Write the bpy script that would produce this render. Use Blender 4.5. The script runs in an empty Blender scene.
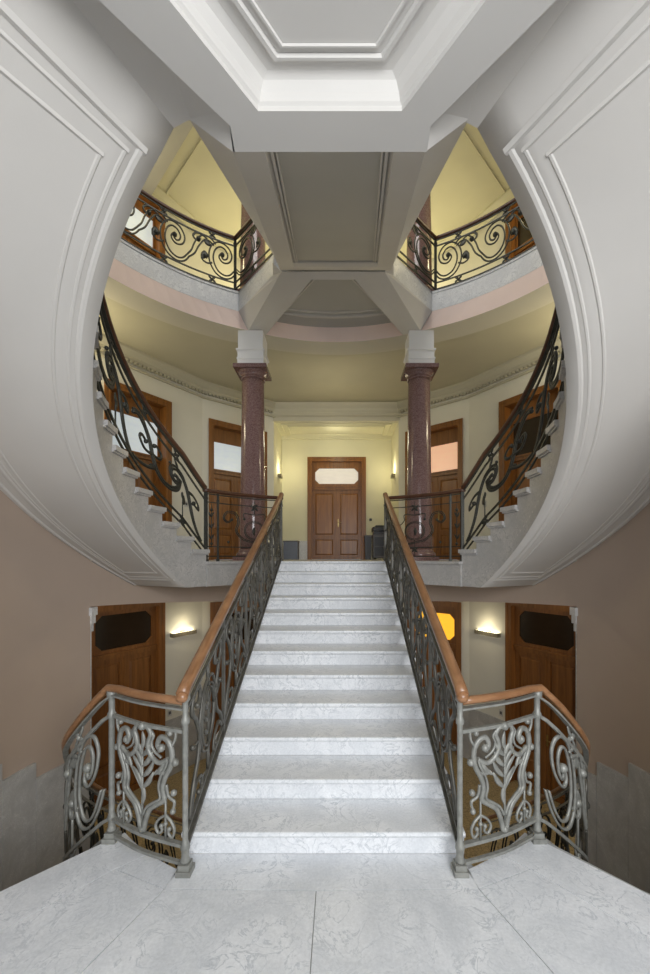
import bpy, bmesh, math, random
from mathutils import Vector
random.seed(4)
PI = math.pi
sc = bpy.context.scene
COL = sc.collection

# ------------------------------------------------------------------ levels and plan
CX, CY = 0.02, 4.16            # centre of the round stairwell
RI, RO = 2.10, 3.1            # inner edge / outer wall of the curved flights
F1, F15, F2 = 1.764, 4.484, 6.35
G = -2.85
SLAB1 = 1.43
TH0, DTH, RIS = 42.3, 6.4, 0.16       # curved flights: first riser angle, degrees per step, riser
def rad(d): return d*PI/180
def pol(R, th, s=-1):                 # s=-1 left, +1 right; th measured from the side towards the hall
    return (CX + s*R*math.cos(rad(th)), CY + R*math.sin(rad(th)))
def zsof(th): return 2.23 - 0.029*th
def znose(th): return F1 + RIS*(TH0-th)/DTH

# ------------------------------------------------------------------ materials
MATS = {}
def mat(name): 
    m = bpy.data.materials.new(name); m.use_nodes = True
    nt = m.node_tree; b = nt.nodes['Principled BSDF']
    MATS[name] = m
    return m, nt, b
def N(nt, t, **kw):
    n = nt.nodes.new(t)
    for k, v in kw.items():
        if k in n.inputs.keys(): n.inputs[k].default_value = v
        else: setattr(n, k, v)
    return n
def ramp(nt, stops):
    r = nt.nodes.new('ShaderNodeValToRGB'); e = r.color_ramp.elements
    while len(e) < len(stops): e.new(0.5)
    for i, (p, c) in enumerate(stops):
        e[i].position = p; e[i].color = (*c, 1) if len(c) == 3 else c
    return r
def bump(nt, b, src, strength=.1, dist=.02):
    n = N(nt, 'ShaderNodeBump', Strength=strength, Distance=dist)
    nt.links.new(src, n.inputs['Height']); nt.links.new(n.outputs[0], b.inputs['Normal'])

def marble(name, light, mid, vein, scale=1.6, rough=.35, vw=.035):
    m, nt, b = mat(name)
    tc = N(nt, 'ShaderNodeNewGeometry')
    n1 = N(nt, 'ShaderNodeTexNoise', Scale=scale*1.3, Detail=9.0, Roughness=.62, Distortion=.9)
    n2 = N(nt, 'ShaderNodeTexNoise', Scale=scale*3.2, Detail=8.0, Roughness=.6, Distortion=1.6)
    n3 = N(nt, 'ShaderNodeTexNoise', Scale=scale*34, Detail=4.0, Roughness=.7)
    for n in (n1, n2, n3): nt.links.new(tc.outputs['Position'], n.inputs['Vector'])
    r1 = ramp(nt, [(.3, mid), (.62, light)])
    nt.links.new(n1.outputs[0], r1.inputs[0])
    rv = ramp(nt, [(.5-vw, (0,0,0)), (.5, (1,1,1)), (.5+vw, (0,0,0))])
    nt.links.new(n2.outputs[0], rv.inputs[0])
    rm = ramp(nt, [(.36, (.0,.0,.0)), (.6, (.8,.8,.8))])
    nt.links.new(n1.outputs[0], rm.inputs[0])
    mu = N(nt, 'ShaderNodeMath', operation='MULTIPLY')
    nt.links.new(rv.outputs[0], mu.inputs[0]); nt.links.new(rm.outputs[0], mu.inputs[1])
    mx = N(nt, 'ShaderNodeMixRGB'); mx.inputs[2].default_value = (*vein, 1)
    nt.links.new(mu.outputs[0], mx.inputs[0]); nt.links.new(r1.outputs[0], mx.inputs[1])
    r3 = ramp(nt, [(.3, (.86,.86,.86)), (.7, (1.04,1.04,1.04))])
    nt.links.new(n3.outputs[0], r3.inputs[0])
    m2 = N(nt, 'ShaderNodeMixRGB', blend_type='MULTIPLY'); m2.inputs[0].default_value = 1
    nt.links.new(mx.outputs[0], m2.inputs[1]); nt.links.new(r3.outputs[0], m2.inputs[2])
    nt.links.new(m2.outputs[0], b.inputs['Base Color'])
    b.inputs['Roughness'].default_value = rough
    return m
def plaster(name, c, rough=.8, var=.06, bs=.04):
    m, nt, b = mat(name)
    tc = N(nt, 'ShaderNodeNewGeometry')
    n1 = N(nt, 'ShaderNodeTexNoise', Scale=.8, Detail=3.0)
    n2 = N(nt, 'ShaderNodeTexNoise', Scale=90.0, Detail=2.0)
    for n in (n1, n2): nt.links.new(tc.outputs['Position'], n.inputs['Vector'])
    r = ramp(nt, [(.3, tuple(x*(1-var) for x in c)), (.7, tuple(min(1, x*(1+var)) for x in c))])
    nt.links.new(n1.outputs[0], r.inputs[0]); nt.links.new(r.outputs[0], b.inputs['Base Color'])
    b.inputs['Roughness'].default_value = rough
    bump(nt, b, n2.outputs[0], bs, .004)
    return m
def wood(name, c1, c2, rough=.4, scale=1.0, axis='Z'):
    m, nt, b = mat(name)
    tc = N(nt, 'ShaderNodeTexCoord')
    mp = N(nt, 'ShaderNodeMapping')
    s = {'Z': (14, 14, .9), 'X': (.9, 14, 14), 'Y': (14, .9, 14)}[axis]
    mp.inputs['Scale'].default_value = tuple(x*scale for x in s)
    nt.links.new(tc.outputs['Object'], mp.inputs['Vector'])
    n1 = N(nt, 'ShaderNodeTexNoise', Scale=1.0, Detail=6.0, Roughness=.6, Distortion=.8)
    nt.links.new(mp.outputs[0], n1.inputs['Vector'])
    r = ramp(nt, [(.3, c1), (.7, c2)])
    nt.links.new(n1.outputs[0], r.inputs[0]); nt.links.new(r.outputs[0], b.inputs['Base Color'])
    b.inputs['Roughness'].default_value = rough
    bump(nt, b, n1.outputs[0], .05, .004)
    return m
def metal(name, c, metallic=.3, rough=.45, var=.25):
    m, nt, b = mat(name)
    tc = N(nt, 'ShaderNodeNewGeometry')
    n1 = N(nt, 'ShaderNodeTexNoise', Scale=22.0, Detail=5.0)
    nt.links.new(tc.outputs['Position'], n1.inputs['Vector'])
    r = ramp(nt, [(.3, tuple(x*(1-var) for x in c)), (.7, tuple(min(1, x*(1+var)) for x in c))])
    nt.links.new(n1.outputs[0], r.inputs[0]); nt.links.new(r.outputs[0], b.inputs['Base Color'])
    b.inputs['Metallic'].default_value = metallic; b.inputs['Roughness'].default_value = rough
    bump(nt, b, n1.outputs[0], .12, .004)
    return m
def plain(name, c, rough=.5, emit=None, es=0, spec=.5):
    m, nt, b = mat(name)
    n1 = N(nt, 'ShaderNodeTexNoise', Scale=6.0, Detail=2.0)
    r = ramp(nt, [(.3, tuple(x*.94 for x in c)), (.7, tuple(min(1, x*1.05) for x in c))])
    nt.links.new(n1.outputs[0], r.inputs[0]); nt.links.new(r.outputs[0], b.inputs['Base Color'])
    b.inputs['Roughness'].default_value = rough
    if emit:
        b.inputs['Emission Color'].default_value = (*emit, 1); b.inputs['Emission Strength'].default_value = es
    return m

M_STAIR = marble('white_marble', (.86,.87,.88), (.70,.72,.74), (.47,.50,.53), 2.2, .34)
M_FLOOR = marble('landing_marble', (.80,.81,.82), (.60,.62,.64), (.44,.47,.50), 1.7, .30, .022)
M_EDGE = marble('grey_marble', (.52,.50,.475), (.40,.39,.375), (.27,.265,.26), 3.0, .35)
M_EDGE2 = marble('gallery_edge_marble', (.78,.78,.77), (.62,.62,.62), (.40,.40,.41), 3.0, .35)
M_DADO = marble('dado_marble', (.54,.54,.53), (.41,.41,.405), (.70,.70,.69), 2.4, .4, .02)
M_SOFF = plaster('white_plaster', (.60,.575,.535))
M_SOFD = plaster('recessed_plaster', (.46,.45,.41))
M_CEIL = plaster('ceiling_plaster', (.60,.58,.545))
M_BEIGE = plaster('beige_plaster', (.49,.39,.315))
M_PINK = plaster('pink_plaster', (.93,.745,.655))
M_CREAM = plaster('cream_plaster', (.78,.76,.66))
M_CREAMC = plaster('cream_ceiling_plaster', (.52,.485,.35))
M_YELL = plaster('yellow_plaster', (.76,.73,.54))
M_WOOD = wood('oak_brown', (.155,.058,.011), (.30,.122,.026), .38)
M_WOODP = wood('oak_panel', (.18,.068,.013), (.35,.145,.032), .34)
M_WOODD = wood('dark_oak', (.165,.063,.014), (.30,.122,.031), .4)
M_RAIL = wood('handrail_wood', (.20,.092,.038), (.33,.168,.080), .3, 1.0, 'Y')
M_RAILL = wood('landing_handrail_wood', (.21,.096,.040), (.35,.178,.085), .3, 1.0, 'X')
M_RAILD = wood('dark_handrail_wood', (.06,.024,.012), (.11,.045,.022), .32, 1.0, 'Y')
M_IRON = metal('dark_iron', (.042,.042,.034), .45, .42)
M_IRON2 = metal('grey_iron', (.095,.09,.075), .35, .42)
M_IRON3 = metal('lit_grey_iron', (.26,.26,.235), .25, .45, .22)  # same painted iron, colour lightened for the light on the near landing rails
M_BRASS = metal('brass', (.42,.30,.12), .9, .35)
M_GLASSW = plain('frosted_lit_pane', (.62,.66,.68), .25, (.75,.85,.9), .42)  # weak glow put into the pane for the bright room behind
M_GLASSP = plain('pink_lit_pane', (.75,.45,.3), .3, (1,.58,.36), .55)
M_GLASSF = plain('pale_lit_pane', (.62,.58,.52), .25, (.95,.88,.8), .38)  # pane glows in place of a lit room behind the door
M_GLASSD = plain('dark_pane', (.03,.02,.012), .12)
M_AMBER = plain('amber_pane', (.8,.4,.04), .4, (1,.50,.03), 1.0)
M_LAMP = plain('lamp_tube', (.9,.9,.8), .5, (1,.93,.68), 9.0)
M_LAMPB = metal('lamp_bracket', (.30,.27,.2), .6, .4)
M_BLACK = plain('black_plastic', (.02,.02,.022), .4)
M_GREY = plain('grey_plastic', (.11,.11,.12), .5)
M_BLUEG = plain('blue_grey_box', (.16,.18,.23), .6)
M_WHITEP = plain('white_plastic', (.62,.61,.56), .5)
M_JOINT = plain('joint_grout', (.34,.34,.33), .8)
M_BLOCK = plaster('white_block_stone', (.82,.81,.79), .6)

def granite():
    m, nt, b = mat('red_granite')
    tc = N(nt, 'ShaderNodeNewGeometry')
    v = N(nt, 'ShaderNodeTexVoronoi', Scale=75.0); n = N(nt, 'ShaderNodeTexNoise', Scale=60.0, Detail=4.0)
    for k in (v, n): nt.links.new(tc.outputs['Position'], k.inputs['Vector'])
    r = ramp(nt, [(0, (.07,.036,.032)), (.35, (.16,.088,.077)), (.7, (.25,.155,.14)), (1, (.12,.064,.056))])
    mx = N(nt, 'ShaderNodeMixRGB'); mx.inputs[0].default_value = .5
    nt.links.new(v.outputs['Color'], mx.inputs[1]); nt.links.new(n.outputs[0], mx.inputs[2])
    nt.links.new(mx.outputs[0], r.inputs[0]); nt.links.new(r.outputs[0], b.inputs['Base Color'])
    b.inputs['Roughness'].default_value = .13
    return m
M_GRAN = granite()
def mosaic():
    m, nt, b = mat('ochre_mosaic')
    tc = N(nt, 'ShaderNodeNewGeometry')
    v = N(nt, 'ShaderNodeTexVoronoi', Scale=16.0, feature='DISTANCE_TO_EDGE'); n = N(nt, 'ShaderNodeTexNoise', Scale=30.0, Detail=3.0)
    for k in (v, n): nt.links.new(tc.outputs['Position'], k.inputs['Vector'])
    r = ramp(nt, [(.0, (.20,.14,.07)), (.06, (.52,.40,.21))])
    nt.links.new(v.outputs['Distance'], r.inputs[0])
    r2 = ramp(nt, [(.3, (.75,.75,.75)), (.7, (1.1,1.1,1.05))]); nt.links.new(n.outputs[0], r2.inputs[0])
    mx = N(nt, 'ShaderNodeMixRGB', blend_type='MULTIPLY'); mx.inputs[0].default_value = 1
    nt.links.new(r.outputs[0], mx.inputs[1]); nt.links.new(r2.outputs[0], mx.inputs[2])
    nt.links.new(mx.outputs[0], b.inputs['Base Color']); b.inputs['Roughness'].default_value = .35
    return m
M_MOSA = mosaic()

# ------------------------------------------------------------------ objects
def thing(name, label, cat, loc=(0,0,0), rotz=0, group=None, kind=None):
    o = bpy.data.objects.new(name, None); COL.objects.link(o)
    o.empty_display_size = .1
    o.location = loc; o.rotation_euler = (0,0,rotz)
    if label: o['label'] = label
    if cat: o['category'] = cat
    if group: o['group'] = group
    if kind: o['kind'] = kind
    return o
ORIGIN = {}
class MB:
    def __init__(s): s.v = []; s.f = []; s.sm = []
    def add(s, vs, fs, smooth=False):
        n = len(s.v); s.v += [tuple(p) for p in vs]
        for f in fs: s.f.append(tuple(i+n for i in f)); s.sm.append(smooth)
    def box(s, a, b):
        x0,y0,z0 = a; x1,y1,z1 = b
        s.add([(x0,y0,z0),(x1,y0,z0),(x1,y1,z0),(x0,y1,z0),(x0,y0,z1),(x1,y0,z1),(x1,y1,z1),(x0,y1,z1)],
              [(0,3,2,1),(4,5,6,7),(0,1,5,4),(1,2,6,5),(2,3,7,6),(3,0,4,7)])
    def prism(s, pts, z0, z1):            # pts: plan polygon; z may be callables of (x,y)
        n = len(pts)
        f0 = z0 if callable(z0) else (lambda x,y: z0)
        f1 = z1 if callable(z1) else (lambda x,y: z1)
        vs = [(x,y,f0(x,y)) for x,y in pts] + [(x,y,f1(x,y)) for x,y in pts]
        s.add(vs, [tuple(range(n-1,-1,-1)), tuple(range(n,2*n))] + [(i,(i+1)%n,(i+1)%n+n,i+n) for i in range(n)])
    def grid(s, rows, smooth=True):
        m = len(rows[0]); vs = [p for r in rows for p in r]
        s.add(vs, [(i*m+j, i*m+j+1, (i+1)*m+j+1, (i+1)*m+j) for i in range(len(rows)-1) for j in range(m-1)], smooth)
    def loop(s, rings, closed=False, caps=True, smooth=True):   # rings of equal closed loops
        m = len(rings[0]); vs = [p for r in rings for p in r]; k = len(rings)
        fs = []
        for i in range(k if closed else k-1):
            a, b = i*m, ((i+1) % k)*m
            for j in range(m): fs.append((a+j, a+(j+1)%m, b+(j+1)%m, b+j))
        s.add(vs, fs, smooth)
        if caps and not closed:
            n0 = len(s.v)-len(vs)
            s.f.append(tuple(n0+j for j in range(m-1,-1,-1))); s.sm.append(False)
            s.f.append(tuple(n0+(k-1)*m+j for j in range(m))); s.sm.append(False)
    def sweep(s, path, prof, closed=False, smooth=True):        # prof (a across, b up), vertical stays up
        path = [Vector(p) for p in path]; k = len(path); rings = []
        for i in range(k):
            t = (path[(i+1)%k if closed else min(i+1,k-1)] - path[(i-1)%k if closed else max(i-1,0)])
            h = Vector((t.x, t.y, 0))
            h = h.normalized() if h.length > 1e-6 else Vector((0,1,0))
            n = Vector((h.y, -h.x, 0))
            up = n.cross(t.normalized()) if t.length > 1e-9 else Vector((0,0,1))
            if up.z < 0: up = -up
            rings.append([path[i] + n*a + up*b for a,b in prof])
        s.loop(rings, closed, True, smooth)
    def tube(s, path, r, n=8):
        s.sweep(path, [(r*math.cos(2*PI*j/n), r*math.sin(2*PI*j/n)) for j in range(n)])
    def bar(s, p, q, w, d=None):          # square bar between two points
        d = d or w
        s.sweep([p, q], [(-w/2,-d/2),(w/2,-d/2),(w/2,d/2),(-w/2,d/2)], False, False)
    def lathe(s, c, prof, n=32, smooth=True):
        rings = [[(c[0]+r*math.cos(2*PI*j/n), c[1]+r*math.sin(2*PI*j/n), c[2]+z) for j in range(n)] for r,z in prof]
        s.loop(rings, False, True, smooth)
    def ball(s, c, r, n=8, sq=(1,1,1)):
        prof = [(max(1e-4, math.sin(PI*i/(n//2+1))), -math.cos(PI*i/(n//2+1))) for i in range(n//2+2)]
        rings = [[(c[0]+r*sq[0]*a*math.cos(2*PI*j/n), c[1]+r*sq[1]*a*math.sin(2*PI*j/n), c[2]+r*sq[2]*b) for j in range(n)] for a,b in prof]
        s.loop(rings, False, True, True)
    def build(s, name, m, parent=None, local=False, label=None, cat=None, kind=None, group=None, bevel=0):
        me = bpy.data.meshes.new(name)
        off = Vector((0,0,0))
        if parent is not None and not local:
            p = parent
            while p is not None: off += Vector(p.location); p = p.parent
        me.from_pydata([tuple(Vector(p)-off) for p in s.v], [], s.f)
        bm = bmesh.new(); bm.from_mesh(me)
        for f, q in zip(bm.faces, s.sm): f.smooth = q
        bmesh.ops.recalc_face_normals(bm, faces=bm.faces)
        bm.to_mesh(me); bm.free()
        me.materials.append(m)
        o = bpy.data.objects.new(name, me); COL.objects.link(o)
        if parent is not None: o.parent = parent
        if bevel:
            md = o.modifiers.new('edge', 'BEVEL'); md.width = bevel; md.segments = 2; md.limit_method = 'ANGLE'; md.angle_limit = .6
        if label: o['label'] = label
        if cat: o['category'] = cat
        if kind: o['kind'] = kind
        if group: o['group'] = group
        return o

def arcpts(R, a, b, s=-1, step=2.0):
    n = max(1, int(math.ceil(abs(b-a)/step)))
    return [pol(R, a+(b-a)*i/n, s) for i in range(n+1)]
def side(pts, s): return [(s*abs(x) if False else (x if s < 0 else -x), y) for x, y in pts]

SIDE = {-1: 'left', 1: 'right'}

# ------------------------------------------------------------------ iron ornament
def bez(p0, p1, p2, p3, n=12):
    return [tuple((1-t)**3*a + 3*(1-t)**2*t*b + 3*(1-t)*t*t*c + t**3*d for a,b,c,d in zip(p0,p1,p2,p3)) for t in [i/n for i in range(n+1)]]
def spiral(cx, cy, r0, r1, a0, turns, n=None):
    n = n or max(8, int(abs(turns)*16))
    return [(cx+(r0+(r1-r0)*i/n)*math.cos(rad(a0)+2*PI*turns*i/n), cy+(r0+(r1-r0)*i/n)*math.sin(rad(a0)+2*PI*turns*i/n)) for i in range(n+1)]
def spline(pts, n=7):                       # Catmull-Rom through points
    P = [pts[0]] + list(pts) + [pts[-1]]; out = []
    for i in range(1, len(P)-2):
        a,b,c,d = P[i-1],P[i],P[i+1],P[i+2]
        for j in range(n):
            t = j/n
            out.append(tuple(.5*((2*q)+(r-p)*t+(2*p-5*q+4*r-w)*t*t+(3*q-p-3*r+w)*t**3) for p,q,r,w in zip(a,b,c,d)))
    out.append(tuple(pts[-1])); return out
def stroke(mb, mp, pts, w, depth=.02, taper=None):
    """a flat iron strip following pts in the railing's own surface"""
    k = len(pts); rings = []
    for i in range(k):
        a = pts[max(0,i-1)]; b = pts[min(k-1,i+1)]
        tx, ty = b[0]-a[0], b[1]-a[1]; L = math.hypot(tx,ty) or 1
        nx, ny = -ty/L, tx/L
        t = i/(k-1)
        ww = w if taper is None else (taper(t)*w)
        ww = max(ww, .002)
        p = pts[i]
        ring = []
        for q, dd in ((.5,0),(.28,.5),(-.28,.5),(-.5,0),(-.28,-.5),(.28,-.5)):
            ring.append(mp(p[0]+nx*ww*q, p[1]+ny*ww*q, depth*dd*(1 if taper is None else min(1, .3+taper(t)))))
        rings.append(ring)
    mb.loop(rings, False, True, True)
def double(mb, mp, pts, w, gap, depth=.02):
    """two thin strips running side by side"""
    k = len(pts); A = []; B = []
    for i in range(k):
        a = pts[max(0,i-1)]; b = pts[min(k-1,i+1)]
        tx, ty = b[0]-a[0], b[1]-a[1]; L = math.hypot(tx,ty) or 1
        g = gap*(.35+.65*math.sin(PI*min(1, max(0, .08+.84*i/(k-1)))))
        A.append((pts[i][0]-ty/L*g/2, pts[i][1]+tx/L*g/2)); B.append((pts[i][0]+ty/L*g/2, pts[i][1]-tx/L*g/2))
    stroke(mb, mp, A, w, depth); stroke(mb, mp, B, w, depth)
def leaf(mb, mp, p, ang, L, w):
    a = rad(ang); pts = [(p[0]+L*t*math.cos(a)-.08*L*math.sin(PI*t)*math.sin(a), p[1]+L*t*math.sin(a)+.08*L*math.sin(PI*t)*math.cos(a)) for t in [i/6 for i in range(7)]]
    stroke(mb, mp, pts, w, .014, lambda t: .12+.88*math.sin(PI*min(1,t*.92+.06)))
def knob(mb, mp, p, r, d=None):
    c = mp(p[0], p[1], 0); mb.ball(c, r, 8)
def flip(pts, L): return [(L-x, y) for x, y in pts]

def scroll_run(mb, mp, s0, L, h0, H, w=.022, rev=False, lean=0, fat=1.0):
    """one period of the big running volute: stem, hooked volute, bud, leaf"""
    def T(pts): 
        q = [((L-x*L) if rev else x*L, y*H) for x,y in pts]
        return [(s0+x, h0+y) for x,y in q]
    stem = spline([(0,.30),(.10,.14),(.24,.08),(.40,.16),(.50,.36),(.52,.58),(.46,.80),(.34,.92),(.20,.88),(.12,.72),(.15,.56),(.25,.50),(.32,.58),(.28,.68)], 6)
    stem = T(stem)
    double(mb, mp, stem, w*.62*fat, w*1.7)
    ret = T(spline([(.44,.86),(.56,.96),(.70,.92),(.82,.70),(.90,.46),(1.0,.30)], 6))
    double(mb, mp, ret, w*.62*fat, w*1.7)
    stroke(mb, mp, T(spline([(.60,.93),(.72,1.0),(.84,.98),(.90,.88),(.85,.80),(.78,.84)], 5)), w*.8, .018)
    stroke(mb, mp, T(spline([(.50,.36),(.60,.30),(.70,.34),(.72,.44),(.65,.47)], 5)), w*.7, .018)
    for p, r in (((.28,.66),.9), ((.79,.84),.9), ((.655,.465),.8)):
        q = T([p])[0]; knob(mb, mp, q, w*r)
    a = T([(.66,.60)])[0]
    leaf(mb, mp, a, 250, H*.26, w*2.2); leaf(mb, mp, a, 285, H*.2, w*1.6)
    b = T([(.52,.80)])[0]
    leaf(mb, mp, b, 30 if not rev else 150, H*.22, w*2.0)

def collar(mb, mp, s, h, r):
    for a in (40, 140, 220, 320):
        leaf(mb, mp, (s, h), a, r, r*.5)
    knob(mb, mp, (s,h), r*.3)

def path_sampler(pts):
    """plan polyline -> f(s) = (x, y, nx, ny) by arc length"""
    P = [Vector(p) for p in pts]; cum = [0]
    for i in range(1, len(P)): cum.append(cum[-1] + (P[i]-P[i-1]).length)
    def f(s):
        s = max(-.05, min(cum[-1]+.05, s)); i = 1
        while i < len(P)-1 and cum[i] < s: i += 1
        t = (s-cum[i-1])/(cum[i]-cum[i-1]); q = P[i-1].lerp(P[i], t); d = (P[i]-P[i-1]).normalized()
        return q.x, q.y, d.y, -d.x
    return f, cum[-1]
def mapper(pts, zf):
    f, L = path_sampler(pts)
    def mp(s, h, n):
        x, y, nx, ny = f(s)
        return (x+nx*n, y+ny*n, zf(s)+h)
    return mp, L
RAILP = [(-.034,-.012),(-.034,.012),(-.022,.028),(0,.034),(.022,.028),(.034,.012),(.034,-.012),(.02,-.024),(-.02,-.024)]
def along(mp, s0, s1, h, n=24): return [mp(s0+(s1-s0)*i/n, h, 0) for i in range(n+1)]
def flat(w, d): return [(-w/2,-d/2),(w/2,-d/2),(w/2,d/2),(-w/2,d/2)]
def post(parent, x, y, z0, z1, r=.016, m=None, foot=True, name='post'):
    mb = MB()
    if foot:
        mb.box((x-.042,y-.042,z0),(x+.042,y+.042,z0+.03)); mb.box((x-.032,y-.032,z0+.03),(x+.032,y+.032,z0+.06))
        mb.lathe((x,y,z0), [(.024,.06),(.029,.075),(.022,.09),(.022,.13),(.027,.14),(.027,.155),(.021,.17),(r,.19),(r,z1-z0-.18),(r+.008,z1-z0-.17),(r+.008,z1-z0-.145),(r,z1-z0-.13),(r,z1-z0-.05),(r+.012,z1-z0-.035),(r+.012,z1-z0)], 12)
    else:
        mb.box((x-r,y-r,z0),(x+r,y+r,z1)); mb.box((x-r*1.5,y-r*1.5,z0),(x+r*1.5,y+r*1.5,z0+.03)); mb.box((x-r*1.3,y-r*1.3,z1-.12),(x+r*1.3,y+r*1.3,z1-.09))
    return mb.build(name, m or M_IRON, parent)

# ================================================================== FLOORS AND SLABS
# landing where the camera stands
inner = arcpts(RI-.10, -48, -64, -1, 2)
inner_r = arcpts(RI-.10, -64, -48, 1, 2)
y_step = 2.48
Lp = inner + [(-.84, y_step), (.84, y_step)] + inner_r
outerL = [pol(RO+.02, -48, -1), (-4.4, 1.0), (-4.4, -2.6)]
Lp = Lp + [(-p[0], p[1]) for p in outerL] + outerL[::-1]
mb = MB(); mb.prism(Lp, -.32, -.006)
mb.build('floor', M_JOINT, kind='structure')
# marble slabs of the landing, narrow joints between them
def slabs(polys, z0, z1, shrink=.003):
    mb = MB()
    for p in polys:
        c = Vector((sum(q[0] for q in p)/len(p), sum(q[1] for q in p)/len(p)))
        q = []
        n = len(p)
        area = sum(p[i][0]*p[(i+1)%n][1]-p[(i+1)%n][0]*p[i][1] for i in range(n))
        if area < 0: p = p[::-1]
        for i in range(n):
            a, b, d = Vector(p[i-1]), Vector(p[i]), Vector(p[(i+1)%n])
            e1 = (b-a).normalized(); e2 = (d-b).normalized()
            n1 = Vector((-e1.y, e1.x)); n2 = Vector((-e2.y, e2.x))
            m = (n1+n2)
            m = m/max(.3, m.length_squared)*2 if m.length > .01 else n1
            q.append(tuple(b + m*shrink))
        mb.prism(q, z0, z1)
    return mb
J0 = (-.86, 2.215); J0r = (.86, 2.215)
def ln(p, ang, L): return (p[0]+L*math.cos(rad(ang)), p[1]+L*math.sin(rad(ang)))
A1 = (-1.585, .30); A1r = (1.585, .30)
polys = []
polys.append([(-.03,2.205),(-.03,-2.5),(-2.6,-2.5),A1,J0])                    # central left of joint
polys.append([(-.03,2.205),J0r,A1r,(2.6,-2.5),(-.03,-2.5)])
polys.append([J0,(-.84,2.48),(.84,2.48),J0r,(-.03,2.205)])                    # strip before the first riser
for s in (-1,1):
    ed = arcpts(RI-.10, -57, -63, -1, 3)
    ed2 = arcpts(RI-.10, -57, -48, -1, 3)
    J1 = (-1.21, 2.357); J2 = (-2.35, 1.02)
    a2 = [J0, J1] + ed + [(-.835,2.352)]
    b = [J0, A1, (-2.6,-2.5), (-4.3,-2.5), (-4.3,-1.3), J2, J1]
    c = [J1] + ed2 + [pol(RO+.02,-48,-1), (-4.3,1.0), (-4.3,-1.3), J2]
    for q in (a2, b, c): polys.append([(x if s < 0 else -x, y) for x, y in q])
slabs(polys, -.03, 0, .0025).build('floor', M_FLOOR, kind='structure')

# first-floor slab: between the straight stair head and the gallery walls
W0, W1, W2 = (-5.216,5.933), (-3.1,9.4), (-1.65,10.7)
f1 = arcpts(RI-.02, 36, 66, -1, 3) + [(-.84, 6.02), (.84, 6.02)] + arcpts(RI-.02, 66, 36, 1, 3)
out = [(5.6,5.7),(5.6,6.6),(3.3,9.75),(1.9,11.0),(1.9,12.6)]
f1 = f1 + [pol(RO+.5,27,1)] + out + [(-x,y) for x,y in out[::-1]] + [pol(RO+.5,27,-1)]
mb = MB(); mb.prism(f1, SLAB1, F1-.035)
mb.build('floor', M_EDGE, kind='structure')
def grow(p, d): 
    x,y = p; v = Vector((x-CX,y-CY)); v = v*(1-d/v.length); return (CX+v.x, CY+v.y)
f1t = arcpts(RI-.06, 36, 66, -1, 3) + [(-.80, 5.98), (.80, 5.98)] + arcpts(RI-.06, 66, 36, 1, 3) + [pol(RO+.5,27,1)] + out + [(-x,y) for x,y in out[::-1]] + [pol(RO+.5,27,-1)]
mb = MB(); mb.prism(f1t, F1-.035, F1); mb.build('floor', M_EDGE, kind='structure')

# ground floor
mb = MB(); mb.box((-6.5,.5,G-.1),(6.5,13,G)); mb.build('floor', M_MOSA, kind='structure')

# second-floor ring slab, marble edge on top and pink band below
def rg(th): return 3.19 + (59-th)*.0075 if th <= 59 else 3.19
def ring_edge(off, a0, a1, s): 
    n = 16; return [pol(rg(a0+(a1-a0)*i/n)+off, a0+(a1-a0)*i/n, s) for i in range(n+1)]
K = {s: pol(rg(59), 59, s) for s in (-1,1)}
Jx = (.88, 6.03)
def ringloop(off, joff, s):
    return ring_edge(off, 5, 59, s) + [(s*(Jx[0]+joff), Jx[1]-joff*.3)]
for s in (-1, 1):
    t = ringloop(0, 0, s); m_ = ringloop(0.012, .01, s)
    mb = MB()
    mb.grid([[(x,y,F2) for x,y in t], [(x,y,F2-.035) for x,y in t], [(x,y,F2-.035) for x,y in m_], [(x,y,6.02) for x,y in m_]], False)
    o_ = [(s*6.0,4.6)]*1
    # walking surface
    top = t + [(s*Jx[0], 11.4), (s*1.9,11.4), (s*4.6,9.2), (s*5.6,6.0), (s*5.2,4.4)]
    mb.prism(top, F2-.012, F2)
    mb.build('floor', M_EDGE2, kind='structure')
    lo = ring_edge(.014, 5, 59.0, s); lo2 = ring_edge(.06, 5, 62.2, s)
    mb = MB(); mb.grid([[(x,y,6.02) for x,y in lo], [(x,y,5.75) for x,y in lo2]], False)
    mb.build('trim_1' if s < 0 else 'trim_2', M_PINK, kind='structure')
    # plain beam face from the corner to the stair head
    mb = MB()
    k1 = lo[-1]; j1 = (s*(Jx[0]+.02), 6.05)
    b1_, b2_, b3_, b4_ = (s*1.5,7.04,5.75), (s*.74,5.83,5.93), (s*.317,5.95,5.90), (s*1.21,7.155,5.75)
    mb.add([(*k1,6.02),(*j1,6.03),b2_,b1_], [(0,1,2,3)])
    mb.add([b1_,b2_,b3_,b4_], [(0,1,2,3)])
    mb.add([b3_,b4_,(b4_[0],b4_[1],6.03),(b3_[0],b3_[1],6.03)], [(0,1,2,3)])
    mb.add([b2_,b3_,(0,5.95,5.90),(0,5.83,5.94)], [(0,1,2,3)])
    mb.add([b3_,(0,5.95,5.90),(0,5.95,6.03),(b3_[0],b3_[1],6.03)], [(0,1,2,3)])
    mb.add([(*j1,6.03),b2_,(s*.86,5.75,6.0)], [(0,1,2)])
    mb.build('trim_3' if s < 0 else 'trim_4', M_SOFF, kind='structure')
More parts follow.
